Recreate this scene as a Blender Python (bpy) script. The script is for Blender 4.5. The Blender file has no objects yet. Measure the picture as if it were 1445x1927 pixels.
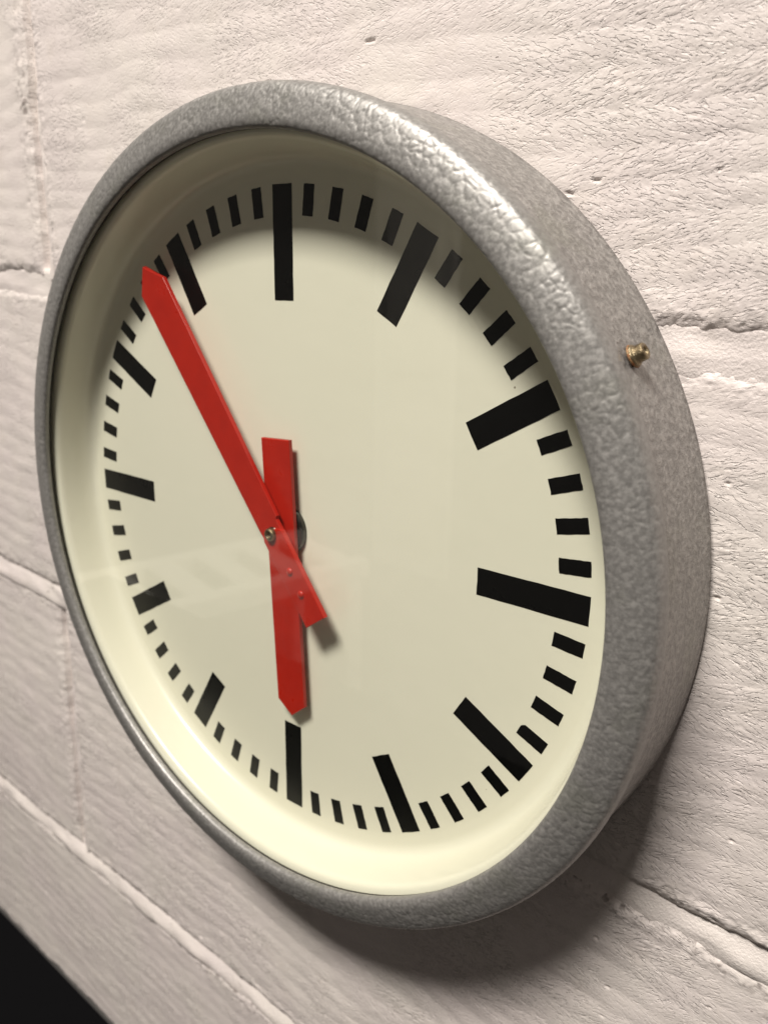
import bpy, bmesh, math, random
import numpy as np
from mathutils import Vector, Matrix, Euler

random.seed(4)
rng = np.random.default_rng(7)
R = math.radians
scene = bpy.context.scene
COL = scene.collection

# ------------------------------------------------------------------ camera
# the dial is the plane y = 0, clock axis at x = z = 0, metres
cam_d = bpy.data.cameras.new("camera")
cam = bpy.data.objects.new("camera", cam_d)
COL.objects.link(cam)
cam.location = (0.24376, -0.23993, 0.10712)
cam.rotation_euler = (R(73.79366), R(-0.80481), R(38.49384))
cam_d.sensor_fit = 'VERTICAL'
cam_d.sensor_height = 36.0
cam_d.lens = 36.0 * 1478.94 / 1927.0
cam_d.clip_start = 0.01
cam_d.clip_end = 50.0
cam_d.dof.use_dof = True
cam_d.dof.focus_distance = 0.282
cam_d.dof.aperture_fstop = 12.0
scene.camera = cam

# ------------------------------------------------------------------ dim indoor surroundings
world = bpy.data.worlds.new("World")
scene.world = world
world.use_nodes = True
wbg = world.node_tree.nodes["Background"]
wbg.inputs[0].default_value = (1.0, 0.90, 0.80, 1)
wbg.inputs[1].default_value = 0.092

# ------------------------------------------------------------------ ceiling lamp, above and slightly left, in front of the wall
ld = bpy.data.lights.new("ceiling_lamp", 'AREA')
ld.shape = 'RECTANGLE'
ld.size = 0.80
ld.size_y = 0.42
ld.energy = 121.0
ld.color = (1.0, 0.95, 0.88)
lamp = bpy.data.objects.new("ceiling_lamp", ld)
COL.objects.link(lamp)
lamp.location = (0.08, -1.30, 2.06)
lamp.rotation_euler = (0, 0, 0)

# ------------------------------------------------------------------ exposure
vs = scene.view_settings
vs.view_transform = 'Standard'
vs.look = 'None'
vs.exposure = 0.0
vs.gamma = 1.0
vs.use_curve_mapping = False
scene.cycles.max_bounces = 8

# ------------------------------------------------------------------ helpers
def link(o, parent=None):
    COL.objects.link(o)
    if parent is not None:
        o.parent = parent
    return o

def mesh_obj(name, verts, faces, mat, parent=None, smooth=True, loc=None, rot=None):
    me = bpy.data.meshes.new(name)
    me.from_pydata([tuple(v) for v in verts], [], [tuple(f) for f in faces])
    me.update()
    if smooth:
        me.polygons.foreach_set("use_smooth", [True] * len(me.polygons))
    me.materials.append(mat)
    o = bpy.data.objects.new(name, me)
    if loc is not None:
        o.location = loc
    if rot is not None:
        o.rotation_euler = rot
    return link(o, parent)

def grid_obj(name, V, F, mat, parent=None, loc=None, ngons=()):
    """numpy verts (n,3) and quads (m,4) straight into a mesh"""
    V = np.asarray(V, np.float32); F = np.asarray(F, np.int32)
    me = bpy.data.meshes.new(name)
    nl = F.size + sum(len(g) for g in ngons)
    me.vertices.add(len(V)); me.loops.add(nl); me.polygons.add(len(F) + len(ngons))
    me.vertices.foreach_set("co", V.ravel())
    vi = list(F.ravel())
    starts = list(range(0, F.size, 4))
    q = F.size
    for g in ngons:
        starts.append(q); vi.extend(g); q += len(g)
    me.loops.foreach_set("vertex_index", np.array(vi, np.int32))
    me.polygons.foreach_set("loop_start", np.array(starts, np.int32))
    me.update(calc_edges=True)
    me.validate()
    me.polygons.foreach_set("use_smooth", np.ones(len(me.polygons), bool))
    me.materials.append(mat)
    o = bpy.data.objects.new(name, me)
    if loc is not None: o.location = loc
    return link(o, parent)

def bm_obj(name, bm, mat, parent=None, smooth=False, loc=None, rot=None):
    bmesh.ops.recalc_face_normals(bm, faces=bm.faces)
    me = bpy.data.meshes.new(name)
    bm.to_mesh(me)
    bm.free()
    if smooth:
        me.polygons.foreach_set("use_smooth", [True] * len(me.polygons))
    me.materials.append(mat)
    o = bpy.data.objects.new(name, me)
    if loc is not None:
        o.location = loc
    if rot is not None:
        o.rotation_euler = rot
    return link(o, parent)

def empty(name, loc=(0, 0, 0), rot=(0, 0, 0), parent=None):
    o = bpy.data.objects.new(name, None)
    o.empty_display_size = 0.05
    o.location = loc
    o.rotation_euler = rot
    return link(o, parent)

def tag(o, label, cat=None, group=None, kind=None):
    o["label"] = label
    if cat: o["category"] = cat
    if group: o["group"] = group
    if kind: o["kind"] = kind
    return o

def lathe(name, prof, mat, parent=None, n=360, closed=True, wob=0.0, seed=0):
    """spin (r, y) profile round the clock axis (world Y)"""
    V, F = [], []
    m = len(prof)
    r_ = np.random.default_rng(seed)
    ph = r_.uniform(0, 6.28, 8)
    for i in range(n):
        a = 2 * math.pi * i / n
        w = wob * sum(math.sin((k + 2) * a + ph[k]) / (k + 2) for k in range(8))
        for (r, y) in prof:
            rr = r + w if r > 1e-6 else r
            V.append((rr * math.sin(a), y + w * 0.5, rr * math.cos(a)))
    last = m if closed else m - 1
    for i in range(n):
        j = (i + 1) % n
        for k in range(last):
            l = (k + 1) % m
            F.append((i * m + k, i * m + l, j * m + l, j * m + k))
    bm = bmesh.new()
    bv = [bm.verts.new(v) for v in V]
    for f in F:
        try: bm.faces.new([bv[q] for q in f])
        except ValueError: pass
    bmesh.ops.remove_doubles(bm, verts=bm.verts, dist=1e-7)
    return bm_obj(name, bm, mat, parent, smooth=True)

def smooth_profile(pts, it=2):
    """Chaikin corner cutting of an open profile"""
    for _ in range(it):
        out = [pts[0]]
        for a, b in zip(pts[:-1], pts[1:]):
            out.append((a[0] * .75 + b[0] * .25, a[1] * .75 + b[1] * .25))
            out.append((a[0] * .25 + b[0] * .75, a[1] * .25 + b[1] * .75))
        out.append(pts[-1])
        pts = out
    return pts

def prism(name, outline, y0, y1, mat, parent=None, bevel=0.0, loc=None, rot=None):
    """outline in (x, z), extruded from y0 (front) to y1 (back)"""
    bm = bmesh.new()
    f = [bm.verts.new((x, y0, z)) for x, z in outline]
    b = [bm.verts.new((x, y1, z)) for x, z in outline]
    n = len(outline)
    top = bm.faces.new(f)
    bm.faces.new(b[::-1])
    for i in range(n):
        bm.faces.new((f[i], b[i], b[(i + 1) % n], f[(i + 1) % n]))
    bmesh.ops.recalc_face_normals(bm, faces=bm.faces)
    if bevel > 0:
        bmesh.ops.bevel(bm, geom=list(top.edges), offset=bevel, segments=2, affect='EDGES', profile=0.5)
    return bm_obj(name, bm, mat, parent, smooth=False, loc=loc, rot=rot)

def dome(name, r, h, mat, parent, loc, base=0.0, n=28, m=6):
    """low rivet head, bulging towards -y"""
    V = [(0, -h - base, 0)]
    F = []
    for k in range(1, m + 1):
        t = k / m * math.pi / 2
        for i in range(n):
            a = 2 * math.pi * i / n
            V.append((r * math.sin(t) * math.cos(a), -base - h * math.cos(t), r * math.sin(t) * math.sin(a)))
    for i in range(n):
        V.append((r * math.cos(2 * math.pi * i / n), 0.0003, r * math.sin(2 * math.pi * i / n)))
    for i in range(n):
        F.append((0, 1 + (i + 1) % n, 1 + i))
    for k in range(m):
        for i in range(n):
            a = 1 + k * n + i; b = 1 + k * n + (i + 1) % n
            F.append((a, b, b + n, a + n))
    return mesh_obj(name, V, F, mat, parent, loc=loc)

# value noise on arrays ---------------------------------------------------
_T = np.random.default_rng(11).random((256, 256))
def vnoise(x, y, seed=0):
    x = np.asarray(x, float) + seed * 17.31; y = np.asarray(y, float) + seed * 9.73
    xi = np.floor(x).astype(int); yi = np.floor(y).astype(int)
    fx = x - xi; fy = y - yi
    fx = fx * fx * (3 - 2 * fx); fy = fy * fy * (3 - 2 * fy)
    a = _T[xi % 256, yi % 256]; b = _T[(xi + 1) % 256, yi % 256]
    c = _T[xi % 256, (yi + 1) % 256]; d = _T[(xi + 1) % 256, (yi + 1) % 256]
    return (a * (1 - fx) + b * fx) * (1 - fy) + (c * (1 - fx) + d * fx) * fy - 0.5
def fbm(x, y, seed=0, o=4):
    s = 0; a = 1.0
    for k in range(o):
        s = s + a * vnoise(x * 2 ** k, y * 2 ** k, seed + k * 3.1); a *= 0.5
    return s

# ------------------------------------------------------------------ node helpers
class NT:
    def __init__(self, name):
        self.m = bpy.data.materials.new(name)
        self.m.use_nodes = True
        self.t = self.m.node_tree
        self.b = self.t.nodes["Principled BSDF"]
        self.out = self.t.nodes["Material Output"]
    def n(self, typ, **kw):
        nd = self.t.nodes.new(typ)
        for k, v in kw.items(): setattr(nd, k, v)
        return nd
    def l(self, a, b): self.t.links.new(a, b)
    def val(self, s, v):
        if hasattr(v, "is_linked") or isinstance(v, bpy.types.NodeSocket): self.l(v, s)
        else: s.default_value = v
    def math(self, op, a, b=None, c=None, clamp=False):
        nd = self.n("ShaderNodeMath", operation=op); nd.use_clamp = clamp
        self.val(nd.inputs[0], a)
        if b is not None: self.val(nd.inputs[1], b)
        if c is not None: self.val(nd.inputs[2], c)
        return nd.outputs[0]
    def vmath(self, op, a, b=None, scale=None):
        nd = self.n("ShaderNodeVectorMath", operation=op)
        self.val(nd.inputs[0], a)
        if b is not None: self.val(nd.inputs[1], b)
        if scale is not None: self.val(nd.inputs["Scale"], scale)
        return nd.outputs[0]
    def noise(self, vec, scale, detail=2.0, rough=0.5, dim='3D', dist=0.0):
        nd = self.n("ShaderNodeTexNoise", noise_dimensions=dim)
        self.l(vec, nd.inputs["Vector"])
        nd.inputs["Scale"].default_value = scale
        nd.inputs["Detail"].default_value = detail
        nd.inputs["Roughness"].default_value = rough
        nd.inputs["Distortion"].default_value = dist
        return nd.outputs["Fac"]
    def smooth(self, v, lo, hi, o0=0.0, o1=1.0):
        nd = self.n("ShaderNodeMapRange", interpolation_type='SMOOTHSTEP')
        self.val(nd.inputs["Value"], v)
        nd.inputs["From Min"].default_value = lo; nd.inputs["From Max"].default_value = hi
        nd.inputs["To Min"].default_value = o0; nd.inputs["To Max"].default_value = o1
        return nd.outputs["Result"]
    def mix(self, f, a, b):
        nd = self.n("ShaderNodeMix", data_type='RGBA')
        self.val(nd.inputs["Factor"], f)
        for s, v in ((nd.inputs[6], a), (nd.inputs[7], b)):
            if isinstance(v, bpy.types.NodeSocket): self.l(v, s)
            else: s.default_value = (*v, 1) if len(v) == 3 else v
        return nd.outputs[2]
    def mixf(self, f, a, b):
        nd = self.n("ShaderNodeMix", data_type='FLOAT')
        self.val(nd.inputs["Factor"], f); self.val(nd.inputs[2], a); self.val(nd.inputs[3], b)
        return nd.outputs[0]
    def bump(self, h, strength=1.0, dist=1.0):
        nd = self.n("ShaderNodeBump")
        nd.inputs["Strength"].default_value = strength
        nd.inputs["Distance"].default_value = dist
        self.l(h, nd.inputs["Height"])
        self.l(nd.outputs["Normal"], self.b.inputs["Normal"])
        return nd
    def objcoord(self):
        return self.n("ShaderNodeTexCoord").outputs["Object"]
    def set(self, **kw):
        for k, v in kw.items():
            s = self.b.inputs[k.replace("_", " ")]
            if isinstance(v, bpy.types.NodeSocket): self.l(v, s)
            elif isinstance(v, tuple): s.default_value = (*v, 1) if len(v) == 3 else v
            else: s.default_value = v

# ------------------------------------------------------------------ materials
def mat_block(mortar=False):
    g = NT("painted_mortar" if mortar else "painted_block")
    co = g.objcoord()
    rnd = g.n("ShaderNodeObjectInfo").outputs["Random"]
    off = g.n("ShaderNodeCombineXYZ")
    g.l(g.math('MULTIPLY', rnd, 7.3), off.inputs[0])
    g.l(g.math('MULTIPLY', rnd, 3.1), off.inputs[2])
    v = g.vmath('ADD', co, off.outputs[0])
    big = g.noise(v, 14, 3, 0.55)
    med = g.noise(v, 60, 3, 0.55)
    h = g.math('MULTIPLY', g.noise(v, 900, 2, 0.6), 0.00018 if not mortar else 0.0004)
    if not mortar:
        hs = []
        for k, ang in enumerate((17, -17)):
            mp = g.n("ShaderNodeMapping", vector_type='TEXTURE'); g.l(v, mp.inputs["Vector"])
            mp.inputs["Rotation"].default_value = (0, -R(ang), 0)
            mp.inputs["Scale"].default_value = (1 / 290, 1 / 500, 1 / 1080)
            hs.append(g.noise(mp.outputs[0], 1.0, 2.0, 0.55, dist=0.6))
        at = g.n("ShaderNodeAttribute", attribute_name="slant").outputs["Fac"]
        tn = g.n("ShaderNodeAttribute", attribute_name="torn").outputs["Fac"]
        scr = g.smooth(g.mixf(at, hs[0], hs[1]), 0.52, 0.63, 1.0, 0.0)
        h = g.math('ADD', h, g.math('MULTIPLY', g.math('MULTIPLY', scr, tn), 0.00026))
    g.bump(h, 1.0, 1.0)
    # off-white emulsion with a faint pink / grey drift and a little grime
    base = g.mix(g.smooth(big, 0.35, 0.65), (0.715, 0.655, 0.615), (0.70, 0.628, 0.605))
    base = g.mix(g.math('MULTIPLY', g.smooth(med, 0.52, 0.75), 0.25), base, (0.63, 0.56, 0.50))
    sv = g.n("ShaderNodeMapping"); g.l(v, sv.inputs["Vector"])
    sv.inputs["Scale"].default_value = (170, 170, 330)
    spot = g.smooth(g.noise(sv.outputs[0], 1.0, 3, 0.65), 0.62 if mortar else 0.68, 0.70 if mortar else 0.73)
    spot = g.math('MULTIPLY', spot, g.smooth(g.noise(v, 22, 2), 0.50, 0.62))
    base = g.mix(g.math('MULTIPLY', spot, 0.8), base, (0.12, 0.09, 0.085))
    if not mortar:
        gr = g.n("ShaderNodeAttribute", attribute_name="grime").outputs["Fac"]
        base = g.mix(g.math('MULTIPLY', gr, 0.85), base, (0.13, 0.10, 0.09))
    g.set(Base_Color=base, Roughness=g.smooth(med, 0.3, 0.7, 0.42, 0.6))
    g.b.inputs["Specular IOR Level"].default_value = 0.35
    return g.m

def mat_hammer(name, bscale, bdepth, base=(0.30, 0.285, 0.27), rough=0.36, mott=0.14):
    g = NT(name)
    co = g.objcoord()
    n1 = g.noise(co, bscale, 3, 0.6)
    g.bump(g.math('MULTIPLY', n1, bdepth), 1.0, 1.0)
    n2 = g.noise(co, 45, 3, 0.6)
    c = g.mix(g.smooth(n1, 0.35, 0.7), tuple(b * (1 - mott) for b in base), tuple(b * (1 + mott) for b in base))
    c = g.mix(g.math('MULTIPLY', g.smooth(n2, 0.5, 0.75), 0.35), c, (base[0] * 0.80, base[1] * 0.84, base[2] * 0.72))
    chip = g.math('MULTIPLY', g.smooth(g.noise(co, 190, 3, 0.6), 0.72, 0.75), g.smooth(g.noise(co, 16, 2), 0.50, 0.60))
    c = g.mix(g.math('MULTIPLY', chip, 0.85), c, (0.05, 0.042, 0.035))
    g.set(Base_Color=c, Metallic=0.50, Roughness=g.smooth(n1, 0.3, 0.7, rough - 0.06, rough + 0.08))
    return g.m

def mat_enamel():
    g = NT("cream_enamel")
    co = g.objcoord()
    n1 = g.noise(co, 9, 3, 0.55)
    base = g.mix(g.smooth(n1, 0.3, 0.7), (0.80, 0.77, 0.645), (0.785, 0.76, 0.63))
    # sparse dust specks and tiny rust pinholes of uneven size
    vo = g.n("ShaderNodeTexVoronoi", feature='F1'); g.l(co, vo.inputs["Vector"])
    vo.inputs["Scale"].default_value = 62
    spc = g.n("ShaderNodeSeparateColor"); g.l(vo.outputs["Color"], spc.inputs[0])
    rad = g.math('MULTIPLY', g.math('POWER', spc.outputs[0], 5.0), 0.052)
    spk = g.math('LESS_THAN', vo.outputs["Distance"], rad)
    base = g.mix(g.math('MULTIPLY', spk, 0.75), base, (0.16, 0.115, 0.07))
    g.bump(g.math('MULTIPLY', g.noise(co, 70, 2), 0.00012), 1.0, 1.0)
    g.set(Base_Color=base, Roughness=0.27)
    g.b.inputs["Coat Weight"].default_value = 0.12
    g.b.inputs["Coat Roughness"].default_value = 0.08
    return g.m

def mat_paint(name, col, rough, col2=None, nscale=60, bumpd=0.00003, metallic=0.0, coat=0.0):
    g = NT(name)
    co = g.objcoord()
    n1 = g.noise(co, nscale, 3, 0.55)
    c = g.mix(g.smooth(n1, 0.3, 0.7), col, col2 or tuple(k * 0.9 for k in col))
    g.bump(g.math('MULTIPLY', g.noise(co, nscale * 6, 2), bumpd), 1.0, 1.0)
    g.set(Base_Color=c, Roughness=g.smooth(n1, 0.3, 0.7, rough * 0.9, rough * 1.12), Metallic=metallic)
    g.b.inputs["Coat Weight"].default_value = coat
    g.b.inputs["Coat Roughness"].default_value = 0.06
    return g.m

def mat_rust():
    g = NT("rusty_washer")
    co = g.objcoord()
    n1 = g.noise(co, 900, 4, 0.65)
    g.set(Base_Color=g.mix(g.smooth(n1, 0.4, 0.65), (0.26, 0.095, 0.03), (0.30, 0.23, 0.13)),
          Roughness=0.6, Metallic=0.35)
    g.bump(g.math('MULTIPLY', n1, 0.0002))
    return g.m

def mat_glass():
    """clear pane: mirror-like share by the angle, the rest passes straight through"""
    g = NT("clear_glass")
    fr = g.n("ShaderNodeFresnel"); fr.inputs["IOR"].default_value = 1.52
    back = g.n("ShaderNodeNewGeometry").outputs["Backfacing"]
    f = g.math('MULTIPLY', g.math('MULTIPLY', fr.outputs[0], 1.12), g.math('SUBTRACT', 1.0, back), clamp=True)
    tr = g.n("ShaderNodeBsdfTransparent"); tr.inputs[0].default_value = (0.985, 0.99, 0.98, 1)
    gl = g.n("ShaderNodeBsdfGlossy"); gl.inputs["Roughness"].default_value = 0.004
    mx = g.n("ShaderNodeMixShader")
    g.l(f, mx.inputs[0]); g.l(tr.outputs[0], mx.inputs[1]); g.l(gl.outputs[0], mx.inputs[2])
    vo = g.n("ShaderNodeTexVoronoi", feature='F1'); g.l(g.objcoord(), vo.inputs["Vector"])
    vo.inputs["Scale"].default_value = 55
    spc = g.n("ShaderNodeSeparateColor"); g.l(vo.outputs["Color"], spc.inputs[0])
    dust = g.math('LESS_THAN', vo.outputs["Distance"], g.math('MULTIPLY', g.math('POWER', spc.outputs[1], 9.0), 0.022))
    df = g.n("ShaderNodeBsdfDiffuse"); df.inputs[0].default_value = (0.7, 0.67, 0.6, 1)
    m2 = g.n("ShaderNodeMixShader")
    g.l(g.math('MULTIPLY', dust, 0.6), m2.inputs[0]); g.l(mx.outputs[0], m2.inputs[1]); g.l(df.outputs[0], m2.inputs[2])
    g.l(m2.outputs[0], g.out.inputs["Surface"])
    g.t.nodes.remove(g.b)
    return g.m

def mat_worktop():
    g = NT("black_laminate")
    co = g.objcoord()
    vo = g.n("ShaderNodeTexVoronoi", feature='F1'); g.l(co, vo.inputs["Vector"])
    vo.inputs["Scale"].default_value = 60
    spc = g.n("ShaderNodeSeparateColor"); g.l(vo.outputs["Color"], spc.inputs[0])
    rad = g.math('MULTIPLY', g.math('POWER', spc.outputs[0], 6.0), 0.09)
    spk = g.math('LESS_THAN', vo.outputs["Distance"], rad)
    base = g.mix(g.math('MULTIPLY', spk, 0.12), (0.003, 0.003, 0.0035), (0.5, 0.47, 0.43))
    g.set(Base_Color=base, Roughness=0.8)
    g.b.inputs["Specular IOR Level"].default_value = 0.05
    return g.m

M_BLOCK = mat_block()
M_MORTAR = mat_block(True)
M_BEZEL = mat_hammer("hammered_grey_paint", 600, 0.00003, base=(0.305, 0.293, 0.28), rough=0.46)
M_CASE = mat_hammer("fine_hammered_grey_paint", 430, 0.0009, base=(0.33, 0.315, 0.30), rough=0.44, mott=0.26)
M_ENAMEL = mat_enamel()
M_BLACK = mat_paint("black_enamel", (0.0014, 0.0014, 0.0015), 0.3, bumpd=0.00001)
M_BLACK.node_tree.nodes["Principled BSDF"].inputs["Specular IOR Level"].default_value = 0.2
M_RED = mat_paint("red_lacquer", (0.45, 0.015, 0.006), 0.30, (0.40, 0.012, 0.005), nscale=90)
M_BRASS = mat_paint("aged_brass", (0.33, 0.27, 0.17), 0.40, (0.20, 0.15, 0.09), nscale=400, bumpd=0.0002, metallic=1.0)
M_STEEL = mat_paint("dark_steel", (0.10, 0.098, 0.09), 0.25, (0.06, 0.058, 0.05), nscale=200, metallic=0.9)
M_GASKET = mat_paint("dark_gasket", (0.03, 0.026, 0.02), 0.6)
M_RUST = mat_rust()
M_GLASS = mat_glass()
M_TOP = mat_worktop()

# ================================================================== WALL
WALL_Y = 0.024
wall = empty("block_wall", (0, WALL_Y, 0), (0, R(2.2), 0))
tag(wall, "off-white painted wall of large rough blocks behind the clock", "wall")
THICK = 0.06

def sstep(x, lo, hi):
    t = np.clip((x - lo) / (hi - lo), 0, 1)
    return t * t * (3 - 2 * t)

def chevron_relief(x, z, seed):
    """drag-faced block: rows of short torn ridges slanting one way, then the other"""
    zb = z + 0.011 * fbm(x * 13, z * 13, seed + 40, 3)
    sn = np.sin(zb * 2 * math.pi / 0.0235)
    side = sstep(sn, -0.35, 0.35)
    jit = 0.0016 * vnoise(x * 260, z * 260, seed + 60)
    hs = []
    for k, ang in enumerate((17, -17)):
        a = R(ang)
        al = x * math.cos(a) + z * math.sin(a)
        ac = z * math.cos(a) - x * math.sin(a) + jit
        n = vnoise(al * 270, ac * 1000, seed + 7 * k + 1) + 0.6 * vnoise(al * 560, ac * 1500, seed + 7 * k + 3)
        hs.append(1 - sstep(n, 0.14, 0.40))
    scr = hs[0] * (1 - side) + hs[1] * side
    patch = 0.22 + 0.95 * sstep(fbm(x * 34, z * 34, seed + 70, 3), -0.38, 0.38)
    h = 0.00015 * scr * patch + 0.00022 * np.abs(sn)
    pit = sstep(fbm(x * 130, z * 300, seed + 90, 2), 0.56, 0.68)
    return h - 0.0008 * pit, side, patch

def axis(a, b, vis, fine):
    """vertex stations from a to b: fine inside vis (spacing fine(t)), coarse elsewhere, edges kept fine"""
    t = a; out = [a]
    while True:
        inside = vis[0] <= t <= vis[1]
        st = fine(t) if inside else 0.006
        e = min(t - a, b - t)
        if e < 0.009: st = min(st, 0.0011)
        if not inside and t < vis[0]: st = min(st, max(vis[0] - t, 0.0003) + 1e-5)
        t += st
        if t >= b - 0.0003: break
        out.append(t)
    out.append(b)
    return np.array(out)

def block(u0, u1, w0, w1, seed, vu, vw, fw):
    """one block, front face towards -y, local origin at its centre"""
    cu, cw = (u0 + u1) / 2, (w0 + w1) / 2
    L, H = u1 - u0, w1 - w0
    us = axis(u0, u1, vu, lambda t: 0.00050 + 0.0011 * min(1.0, max(0.0, (0.16 - t) / 0.45))) - cu
    ws = axis(w0, w1, vw, lambda t: fw) - cw
    U, Wg = np.meshgrid(us, ws, indexing='ij')
    du = L / 2 - np.abs(U); dw = H / 2 - np.abs(Wg)
    rag = 0.0018 * fbm(U * 70, Wg * 70, seed + 5, 4)
    d = np.minimum(du, dw) + rag
    rad = 0.0062 + 0.003 * vnoise(U * 30, Wg * 30, seed + 9)
    t = np.clip(1 - d / np.maximum(rad, 0.001), 0, 1.3)
    Y = 0.0021 * t ** 1.8                                             # edge rounding
    Y = Y + 0.0014 * fbm(U * 9, Wg * 9, seed, 3)                      # uneven face
    Y = Y + 0.00042 * fbm(U * 60, Wg * 90, seed + 2, 3)
    crumb = np.clip(1 - (np.minimum(du, dw) - 0.002) / 0.012, 0, 1)
    Y = Y + crumb * (0.0008 * fbm(U * 240, Wg * 300, seed + 12, 3) + 0.0005 * vnoise(U * 800, Wg * 800, seed + 13))
    rel, side, patch = chevron_relief(U, Wg, seed)
    Y = Y - rel * np.clip(1.2 - t, 0, 1)
    # ragged outline
    U2 = U + 0.0011 * fbm(Wg * 60, U * 20, seed + 21, 3) * np.clip(1 - du / 0.01, 0, 1) * 1.5
    W2 = Wg + 0.0012 * fbm(U * 60, Wg * 20, seed + 31, 3) * np.clip(1 - dw / 0.01, 0, 1) * 1.5
    n0, n1 = U.shape
    V = np.stack([U2, Y, W2], -1).reshape(-1, 3)
    idx = np.arange(n0 * n1).reshape(n0, n1)
    F = np.stack([idx[:-1, :-1], idx[1:, :-1], idx[1:, 1:], idx[:-1, 1:]], -1).reshape(-1, 4)
    # sides back into the wall
    ring = np.concatenate([idx[:, 0], idx[-1, 1:], idx[-2::-1, -1], idx[0, -2:0:-1]])
    base = len(V); k = len(ring)
    B = V[ring].copy(); B[:, 1] = THICK
    V = np.concatenate([V, B])
    i = np.arange(k); j = (i + 1) % k
    F = np.concatenate([F, np.stack([ring[j], ring[i], base + i, base + j], -1)])
    o = grid_obj("block", V, F, M_BLOCK, wall, loc=(cu, 0, cw), ngons=[list(base + i)])
    grime = crumb * sstep(fbm(U * 420, Wg * 420, seed + 51, 3), 0.22, 0.42) * sstep(fbm(U * 14, Wg * 14, seed + 55, 2), 0.0, 0.3)
    for nm, arr in (("slant", side), ("torn", patch), ("grime", grime)):
        at = o.data.attributes.new(nm, 'FLOAT', 'POINT')
        at.data.foreach_set("value", np.concatenate([arr.ravel(), np.full(k, 0.0)]).astype(np.float32))
    return o

# courses: (bottom, top) and the perpend joints (left edge, width)
courses = [(0.3250, 0.5400), (0.1000, 0.3150), (-0.1125, 0.0900), (-0.3330, -0.1225), (-0.5000, -0.3430)]
perps = [[-0.475, -0.005, 0.465], [-0.705, -0.2380, 0.2350], [-0.475, -0.0080, 0.4650], [-0.722, -0.2545, 0.2300], [-0.490, -0.020, 0.450]]
ULEFT, URIGHT = -0.95, 0.72
PW = 0.0095
sd = 1
# the part of each course that the photograph shows: u range, w range, w spacing
shown = {(1, 1): ((-0.36, -0.23), (0.09, 0.27), 0.0012), (1, 2): ((-0.25, 0.20), (0.09, 0.268), 0.00046),
         (2, 1): ((-0.36, -0.16), (-0.12, 0.10), 0.0011), (2, 2): ((0.12, 0.222), (-0.12, 0.10), 0.00046),
         (3, 1): ((-0.42, -0.24), (-0.34, -0.12), 0.0014), (3, 2): ((-0.26, 0.232), (-0.335, -0.12), 0.00050),
         (4, 1): ((-0.47, 0.02), (-0.50, -0.34), 0.0013)}
for ci, (w0, w1) in enumerate(courses):
    edges = [ULEFT] + perps[ci] + [URIGHT]
    for bi in range(len(edges) - 1):
        a = edges[bi] + (PW if bi > 0 else 0.0)
        b = edges[bi + 1]
        if b - a < 0.05: continue
        vu, vw, fw = shown.get((ci, bi), ((9, 9), (9, 9), 0.01))
        block(a, b, w0, w1, sd * 3.7, vu, vw, fw)
        sd += 1

def mortar_bed(u0, u1, w0, w1, seed, dp):
    """weather-struck bed joint: deep under the upper block, flush with the lower one"""
    n = int((u1 - u0) / 0.0025)
    us = np.linspace(u0, u1, n + 1)
    prof = [(w1 + 0.004, 0.0062), (w1 + 0.0005, 0.0058), (w1 - 0.0012, 0.0050), (w1 - 0.004, 0.0030), (w1 - 0.007, 0.0012),
            (w0 + 0.0012, 0.0003), (w0 - 0.0015, 0.0001), (w0 - 0.0042, 0.0005), (w0 - 0.0060, 0.0040)]
    cu, cw = (u0 + u1) / 2, (w0 + w1) / 2
    V, F = [], []
    m = len(prof)
    for i, u in enumerate(us):
        for k, (w, y) in enumerate(prof):
            e = 0.0014 * float(fbm(np.array(u * 55), np.array(k * 0.55), seed, 3)) + 0.0016 * float(fbm(np.array(u * 9), np.array(0.3), seed + 8, 2))
            wv = 0.0010 * float(fbm(np.array(u * 40), np.array(k * 0.4 + 9), seed + 4, 3))
            V.append((u - cu, y * dp + 0.0006 * (1 - dp) + e * (1.0 if 1 < k < m - 1 else 0.4), w - cw + wv))
    for i in range(n):
        for k in range(m - 1):
            F.append((i * m + k, i * m + k + 1, (i + 1) * m + k + 1, (i + 1) * m + k))
    base = len(V)
    for i in range(n + 1):
        V.append((us[i] - cu, THICK - 0.002, prof[0][0] - cw)); V.append((us[i] - cu, THICK - 0.002, prof[-1][0] - cw))
    for i in range(n):
        F.append((base + 2 * i, i * m, (i + 1) * m, base + 2 * i + 2))
        F.append((i * m + m - 1, base + 2 * i + 1, base + 2 * i + 3, (i + 1) * m + m - 1))
    return mesh_obj("mortar_joint", V, F, M_MORTAR, wall, loc=(cu, 0, cw))

def mortar_perp(u0, w0, w1, seed):
    n = int((w1 - w0) / 0.0025)
    ws = np.linspace(w0, w1, n + 1)
    prof = [(-0.002, 0.0068), (0.0008, 0.0062), (0.003, 0.0050), (0.006, 0.0030), (0.0085, 0.0015), (PW + 0.001, 0.0012), (PW + 0.003, 0.005)]
    V, F = [], []
    m = len(prof)
    cw = (w0 + w1) / 2
    for w in ws:
        for k, (u, y) in enumerate(prof):
            e = 0.0026 * float(fbm(np.array(w * 45), np.array(k * 0.5), seed, 3))
            du = 0.0014 * float(fbm(np.array(w * 40), np.array(k * 0.4 + 5), seed + 4, 3))
            V.append((u + du, y + e, w - cw))
    for i in range(n):
        for k in range(m - 1):
            F.append((i * m + k, (i + 1) * m + k, (i + 1) * m + k + 1, i * m + k + 1))
    return mesh_obj("mortar_joint", V, F, M_MORTAR, wall, loc=(u0, 0, cw))

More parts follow.
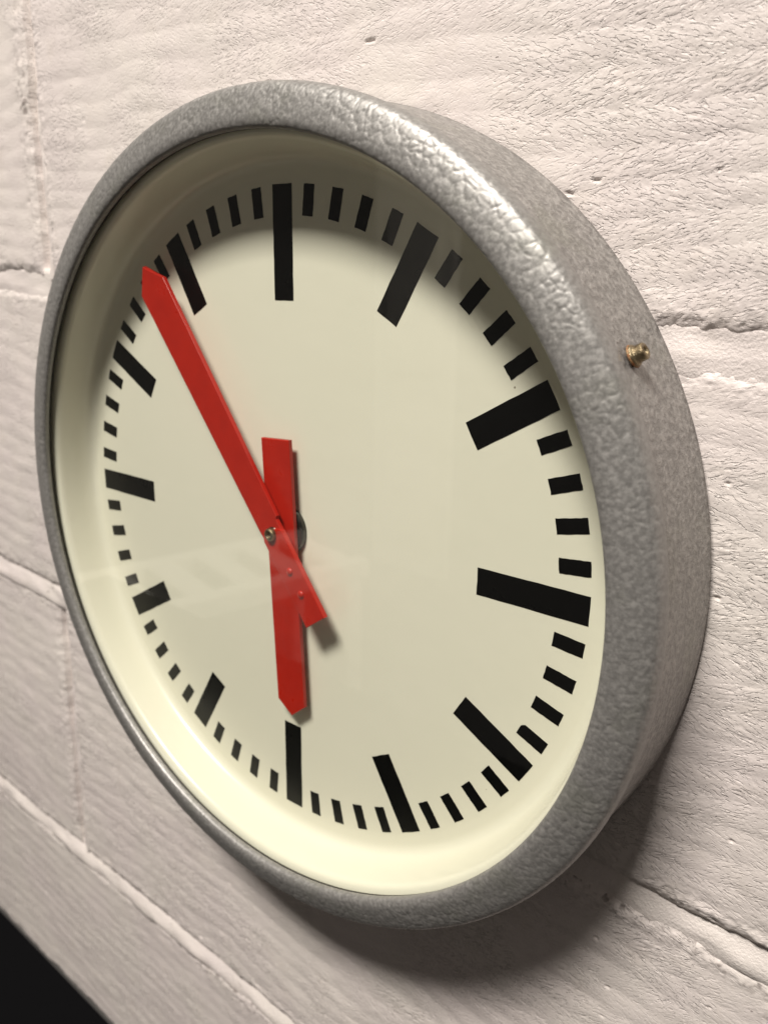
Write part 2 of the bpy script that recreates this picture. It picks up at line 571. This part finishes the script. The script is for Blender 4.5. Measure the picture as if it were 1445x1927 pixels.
for ci in range(len(courses) - 1):
    mortar_bed(ULEFT, URIGHT, courses[ci + 1][1], courses[ci][0], 50 + ci * 3, (0.8, 0.12, 0.42, 0.72)[ci])
for ci, (w0, w1) in enumerate(courses):
    for u in perps[ci]:
        mortar_perp(u, w0 - 0.002, w1 + 0.002, 80 + ci + u * 10)

# black worktop meeting the foot of the visible wall
def worktop():
    bm = bmesh.new()
    bmesh.ops.create_cube(bm, size=1.0)
    bmesh.ops.scale(bm, vec=(1.9, 0.62, 0.032), verts=bm.verts)
    bmesh.ops.bevel(bm, geom=list(bm.edges), offset=0.002, segments=2, affect='EDGES')
    o = bm_obj("worktop", bm, M_TOP, None, loc=(-0.12, WALL_Y - 0.006 - 0.31, -0.498), rot=(0, R(2.2), 0))
    return tag(o, "matt black worktop against the foot of the white wall", "worktop")
worktop()

# ================================================================== CLOCK
clock = empty("wall_clock", (0, WALL_Y, 0))
tag(clock, "round grey hammered-metal wall clock with cream dial and red hands", "clock")
OFF = (0, -WALL_Y, 0)
def on_clock(o):
    o.location = (o.location[0] + OFF[0], o.location[1] + OFF[1], o.location[2] + OFF[2])
    return o

# case body: side wall flaring slightly to the back
prof = [(0.1690, -0.0175), (0.1745, -0.0172), (0.1752, -0.0150), (0.1752, -0.0120), (0.1757, -0.0050), (0.1766, 0.0080), (0.1774, 0.0195),
        (0.1778, 0.0207), (0.1770, 0.0213), (0.1690, 0.0213)]
body = on_clock(lathe("case_body", prof, M_CASE, clock, n=300, wob=0.0002, seed=3))
# bezel: rolled hammered ring overlapping the body
prof = smooth_profile([(0.1635, -0.0224), (0.1609, -0.0226), (0.1606, -0.0245), (0.1613, -0.0262), (0.1642, -0.0269), (0.1690, -0.0258), (0.1733, -0.0244),
        (0.1760, -0.0229), (0.1772, -0.0198), (0.1771, -0.0165), (0.1760, -0.0143), (0.1750, -0.0136)], 3) + [(0.1742, -0.0160), (0.1735, -0.0203), (0.1700, -0.0224)]

def resample(pts, step):
    P = np.array(pts); d = np.r_[0, np.cumsum(np.hypot(*np.diff(P, axis=0).T))]
    n = int(d[-1] / step); t = np.linspace(0, d[-1], n + 1)
    return np.c_[np.interp(t, d, P[:, 0]), np.interp(t, d, P[:, 1])], t

_C = np.random.default_rng(23).random((512, 64, 2))
def cells(s, t, nper, size):
    """soft cellular domes on the unrolled ring; s wraps after nper cells"""
    s = s / size; t = t / size
    si = np.floor(s).astype(int); ti = np.floor(t).astype(int)
    acc = np.zeros_like(s); best = np.full_like(s, 9.0); sec = np.full_like(s, 9.0)
    for a in (-1, 0, 1):
        for b in (-1, 0, 1):
            c = _C[(si + a) % nper % 512, (ti + b) % 64]
            dx = si + a + c[..., 0] - s; dy = ti + b + c[..., 1] - t
            d = np.sqrt(dx * dx + dy * dy)
            sec = np.where(d < best, best, np.minimum(sec, d)); best = np.minimum(best, d)
    return best, sec

def hammered_ring(name, pts, mat, parent, n, depth_fn):
    P, t = resample(pts, 0.00042)
    m = len(P)
    a = np.linspace(0, 2 * math.pi, n, endpoint=False)
    A, T = np.meshgrid(a, t, indexing='ij')
    Rr = np.broadcast_to(P[:, 0], A.shape); Yy = np.broadcast_to(P[:, 1], A.shape)
    circ = 2 * math.pi * 0.169
    S = A / (2 * math.pi) * circ
    wx = 0.0016 * fbm(S * 300, T * 300, 3, 2); wy = 0.0016 * fbm(S * 300 + 40, T * 300, 9, 2)
    hgt = np.zeros_like(A)
    for nper, wgt in ((300, 1.0), (180, 0.7), (560, 0.25)):
        size = circ / nper
        b, s2 = cells(S + wx, T + wy + 0.05, nper, size)
        edge = np.clip((s2 - b) / 0.28, 0, 1)
        hgt += wgt * (0.42 * (1 - b * b) + 0.58 * (edge * (2 - edge)))
    hgt = hgt - hgt.mean()
    mask = 0.55 + 0.9 * np.clip(fbm(S * 60, T * 60, 31, 2) + 0.45, 0, 1)
    dep = depth_fn(P[:, 0], P[:, 1])[None, :]
    # normals of the profile
    tg = np.gradient(P, axis=0); tg /= np.linalg.norm(tg, axis=1)[:, None]
    nr, ny = tg[:, 1], -tg[:, 0]
    if ny[m // 2] > 0: nr, ny = -nr, -ny
    disp = hgt * mask * dep
    wob = 0.00022 * np.sin(2 * A + 1) + 0.00015 * np.sin(3 * A + 2.2) + 0.0001 * np.sin(7 * A)
    Rr = Rr + disp * nr + wob; Yy = Yy + disp * ny + 0.4 * wob
    V = np.stack([Rr * np.sin(A), Yy, Rr * np.cos(A)], -1).reshape(-1, 3)
    idx = np.arange(n * m).reshape(n, m); nx = np.roll(idx, -1, 0)
    F = np.stack([idx[:, :-1], idx[:, 1:], nx[:, 1:], nx[:, :-1]], -1).reshape(-1, 4)
    return grid_obj(name, V, F, mat, parent)
bezel = on_clock(hammered_ring("bezel", prof, M_BEZEL, clock, 2500,
    lambda r, y: 0.00019 * np.clip((r - 0.1606) / 0.0012, 0, 1) * np.clip((-0.0150 - y) / 0.004, 0, 1)))
# thin dark gasket between bezel lip and glass
prof = [(0.1620, -0.0225), (0.1614, -0.0224), (0.1613, -0.0217), (0.1618, -0.0214), (0.1640, -0.0216), (0.1640, -0.0224)]
on_clock(lathe("gasket", prof, M_GASKET, clock, n=240))

# pressed enamel dial, dished rim
rim = smooth_profile([(0.1470, 0.0), (0.1530, -0.0002), (0.1560, -0.0034), (0.1578, -0.0140), (0.1590, -0.0190), (0.1625, -0.0203), (0.1660, -0.0204)], 4)
prof = [(0.0, 0.0), (0.05, 0.0), (0.10, 0.0), (0.1465, 0.0)] + rim + [(0.1660, -0.0194), (0.1600, -0.0150), (0.1565, 0.0012), (0.0, 0.0012)]
dial = on_clock(lathe("dial", prof, M_ENAMEL, clock, n=300, closed=False))

# hour and minute marks: slightly proud black enamel, edges a touch ragged
def mark(name, ang, r0, r1, hw, seed, chip=None):
    rr = random.Random(seed)
    j = lambda s: rr.uniform(-s, s)
    pts = []
    n = 9
    L = r1 - r0
    for i in range(n): pts.append((-hw + j(0.00009), r0 + L * i / n + j(0.00008)))
    for i in range(4): pts.append((-hw + 2 * hw * i / 4 + j(0.00007), r1 + j(0.00010)))
    for i in range(n): pts.append((hw + j(0.00009), r1 - L * i / n + j(0.00008)))
    for i in range(4): pts.append((hw - 2 * hw * i / 4 + j(0.00007), r0 + j(0.00010)))
    if chip:
        cx, cz, cr = chip
        out = []
        for (x, z) in pts:
            dx, dz = x - cx, z - cz
            d = math.hypot(dx, dz)
            if d < cr:
                s = cr / max(d, 1e-6)
                x, z = cx + dx * s * 0.98, cz + dz * s * 0.98
                x = max(-hw, min(hw, x))
            out.append((x, z))
        pts = out
    o = prism(name, pts, -0.00016, 0.0004, M_BLACK, dial)
    o.rotation_euler = (0, R(ang), 0)
    return o
for k in range(60):
    a = k * 6
    if k % 5 == 0:
        r0 = 0.0998 if k % 15 == 0 else 0.1090
        mark("hour_mark", a, r0, 0.1450, 0.00545, k)
    else:
        chip = (-0.0030, 0.1330, 0.0014) if k == 19 else None
        mark("minute_mark", a, 0.1330, 0.1450, 0.0028, k, chip)

# glass pane
prof = [(0.0, -0.0222), (0.1632, -0.0222), (0.1632, -0.0205), (0.0, -0.0205)]
glass = on_clock(lathe("glass_pane", prof, M_GLASS, clock, n=160, closed=False))
glass.data.polygons.foreach_set("use_smooth", [False] * len(glass.data.polygons))

# centre boss and arbor
prof = [(0.0, -0.0030), (0.0095, -0.0030), (0.0108, -0.0024), (0.0112, -0.0012), (0.0112, 0.0004)]
boss = on_clock(lathe("boss", smooth_profile(prof, 2), M_STEEL, clock, n=72, closed=False))
prof = [(0.0, -0.0104), (0.0032, -0.0104), (0.0032, -0.002)]
a = lathe("arbor", prof, M_STEEL, boss, n=40, closed=False)

# hands: folded sheet-metal channels, (v, u) outline rotated about the axis
def channel(name, outline, y_face, depth, ang, parent):
    """thin sheet with its long edges folded back towards the dial"""
    bm = bmesh.new()
    t = 0.0006
    n = len(outline)
    f0 = [bm.verts.new((x, y_face, z)) for x, z in outline]
    cx = sum(p[0] for p in outline) / n; cz = sum(p[1] for p in outline) / n
    def inset(p):
        s = 1 if p[0] > 0 else -1
        return (p[0] - s * t, p[1])
    f1 = [bm.verts.new((x, y_face + depth, z)) for x, z in outline]
    f2 = [bm.verts.new((*[inset(p)[0]], y_face + depth, inset(p)[1])) for p in outline]
    f3 = [bm.verts.new((*[inset(p)[0]], y_face + t, inset(p)[1])) for p in outline]
    top = bm.faces.new(f0)
    for A, B in ((f0, f1), (f1, f2), (f2, f3)):
        for i in range(n):
            j = (i + 1) % n
            bm.faces.new((A[i], B[i], B[j], A[j]))
    bm.faces.new(f3[::-1])
    bmesh.ops.recalc_face_normals(bm, faces=bm.faces)
    bmesh.ops.bevel(bm, geom=list(top.edges), offset=0.00035, segments=3, affect='EDGES', profile=0.5)
    o = bm_obj(name, bm, M_RED, parent, rot=(0, R(ang), 0))
    return on_clock(o)

hh = 0.0086
hour = channel("hour_hand", [(-hh, -0.0417), (-hh, 0.0845), (0.0, 0.0912), (hh, 0.0845), (hh, -0.0417)], -0.0055, 0.0020, 177.0, clock)
b0, b1 = 0.0072, 0.0095
minute = channel("minute_hand", [(-b0, 0.0040), (-b1, 0.1305), (0.0, 0.1400), (b1, 0.1275), (b0, 0.0055), (b0 - 0.0012, 0.0045), (b0 - 0.0012, -0.0040), (-b0 + 0.0010, -0.0040)],
                 -0.0102, 0.0020, -36.2, clock)
tail = prism("counterweight", [(-0.0067, -0.0437), (-0.0067, -0.0010), (-0.0060, 0.0005), (0.0, 0.0026), (0.0050, 0.0002), (0.0067, -0.0012), (0.0067, -0.0437)], -0.0109, -0.0086, M_RED, minute, bevel=0.0003)
for u in (-0.0186, -0.0298):
    dome("rivet", 0.0018, 0.0011, M_RED, minute, (0.0, -0.0109, u))
# brass pivot screw with a socket
prof = smooth_profile([(0.0, -0.0010), (0.0009, -0.0010), (0.0012, -0.0013), (0.0013, -0.0022), (0.0019, -0.0024), (0.0027, -0.0020), (0.0030, -0.0010), (0.0030, 0.0004)], 2)
ps = lathe("pivot_screw", prof, M_BRASS, minute, n=48, closed=False)
ps.location = (0, -0.0107, 0)

# case screw on the side, flanged head with rusty washer
scr = empty("case_screw", (0, 0, 0), parent=body)
sa = R(60.4)
rad = Vector((math.sin(sa), 0, math.cos(sa)))
base_p = rad * 0.1758 + Vector((0, -0.0062, 0))
q = rad.to_track_quat('Y', 'Z')
def side_lathe(name, prof, mat, parent, n=40, hexed=False):
    o = lathe(name, prof, mat, parent, n=n, closed=False)
    o.location = base_p
    o.rotation_euler = q.to_euler()
    o.scale = (0.86, 0.86, 0.86)
    return o
bpy.data.objects.remove(scr)
washer = side_lathe("washer", [(0.0, 0.0004), (0.0040, 0.0004), (0.0044, 0.0008), (0.0042, 0.0013), (0.0034, 0.0016), (0.0, 0.0016)][::-1], M_RUST, body)
head = side_lathe("case_screw", smooth_profile([(0.0, 0.0048), (0.0014, 0.0048), (0.0016, 0.0058), (0.0026, 0.0060), (0.0032, 0.0054), (0.0031, 0.0036), (0.0033, 0.0024), (0.0040, 0.0020), (0.0041, 0.0014)], 2), M_BRASS, body)

# ================================================================== behind the camera: what the glass mirrors
# pale slatted bench and a white door leaf, seen only as faint reflections in the pane
M_WHITE = mat_paint("white_paint", (0.80, 0.77, 0.71), 0.5, (0.76, 0.73, 0.67), nscale=12)
def boxm(name, size, loc, parent, bev=0.004):
    bm = bmesh.new()
    bmesh.ops.create_cube(bm, size=1.0)
    bmesh.ops.scale(bm, vec=size, verts=bm.verts)
    bmesh.ops.bevel(bm, geom=list(bm.edges), offset=bev, segments=2, affect='EDGES')
    return bm_obj(name, bm, M_WHITE, parent, loc=loc)
bench = empty("slatted_bench", (-1.30, -1.02, -1.04), (0, 0, R(14)))
tag(bench, "white slatted bench mirrored faintly in the lower left of the clock glass", "bench")
for sx in (-1, 1):
    boxm("side_rail", (0.05, 0.80, 0.05), (sx * 0.15, 0, 0.40), bench)
    for sy in (-1, 1):
        boxm("leg", (0.05, 0.05, 0.37), (sx * 0.15, sy * 0.35, 0.185), bench)
for k in range(6):
    boxm("slat", (0.25, 0.075, 0.022), (0, -0.33 + k * 0.134, 0.415), bench)
door = empty("white_door", (-1.55, -2.25, -1.02))
tag(door, "white door mirrored as a pale upright strip in the upper right of the clock glass", "door")
boxm("door_leaf", (0.36, 0.04, 1.55), (0, 0, 0.775), door)
for z, h in ((0.40, 0.55), (1.10, 0.60)):
    boxm("panel", (0.24, 0.012, h), (0, 0.024, z), door)
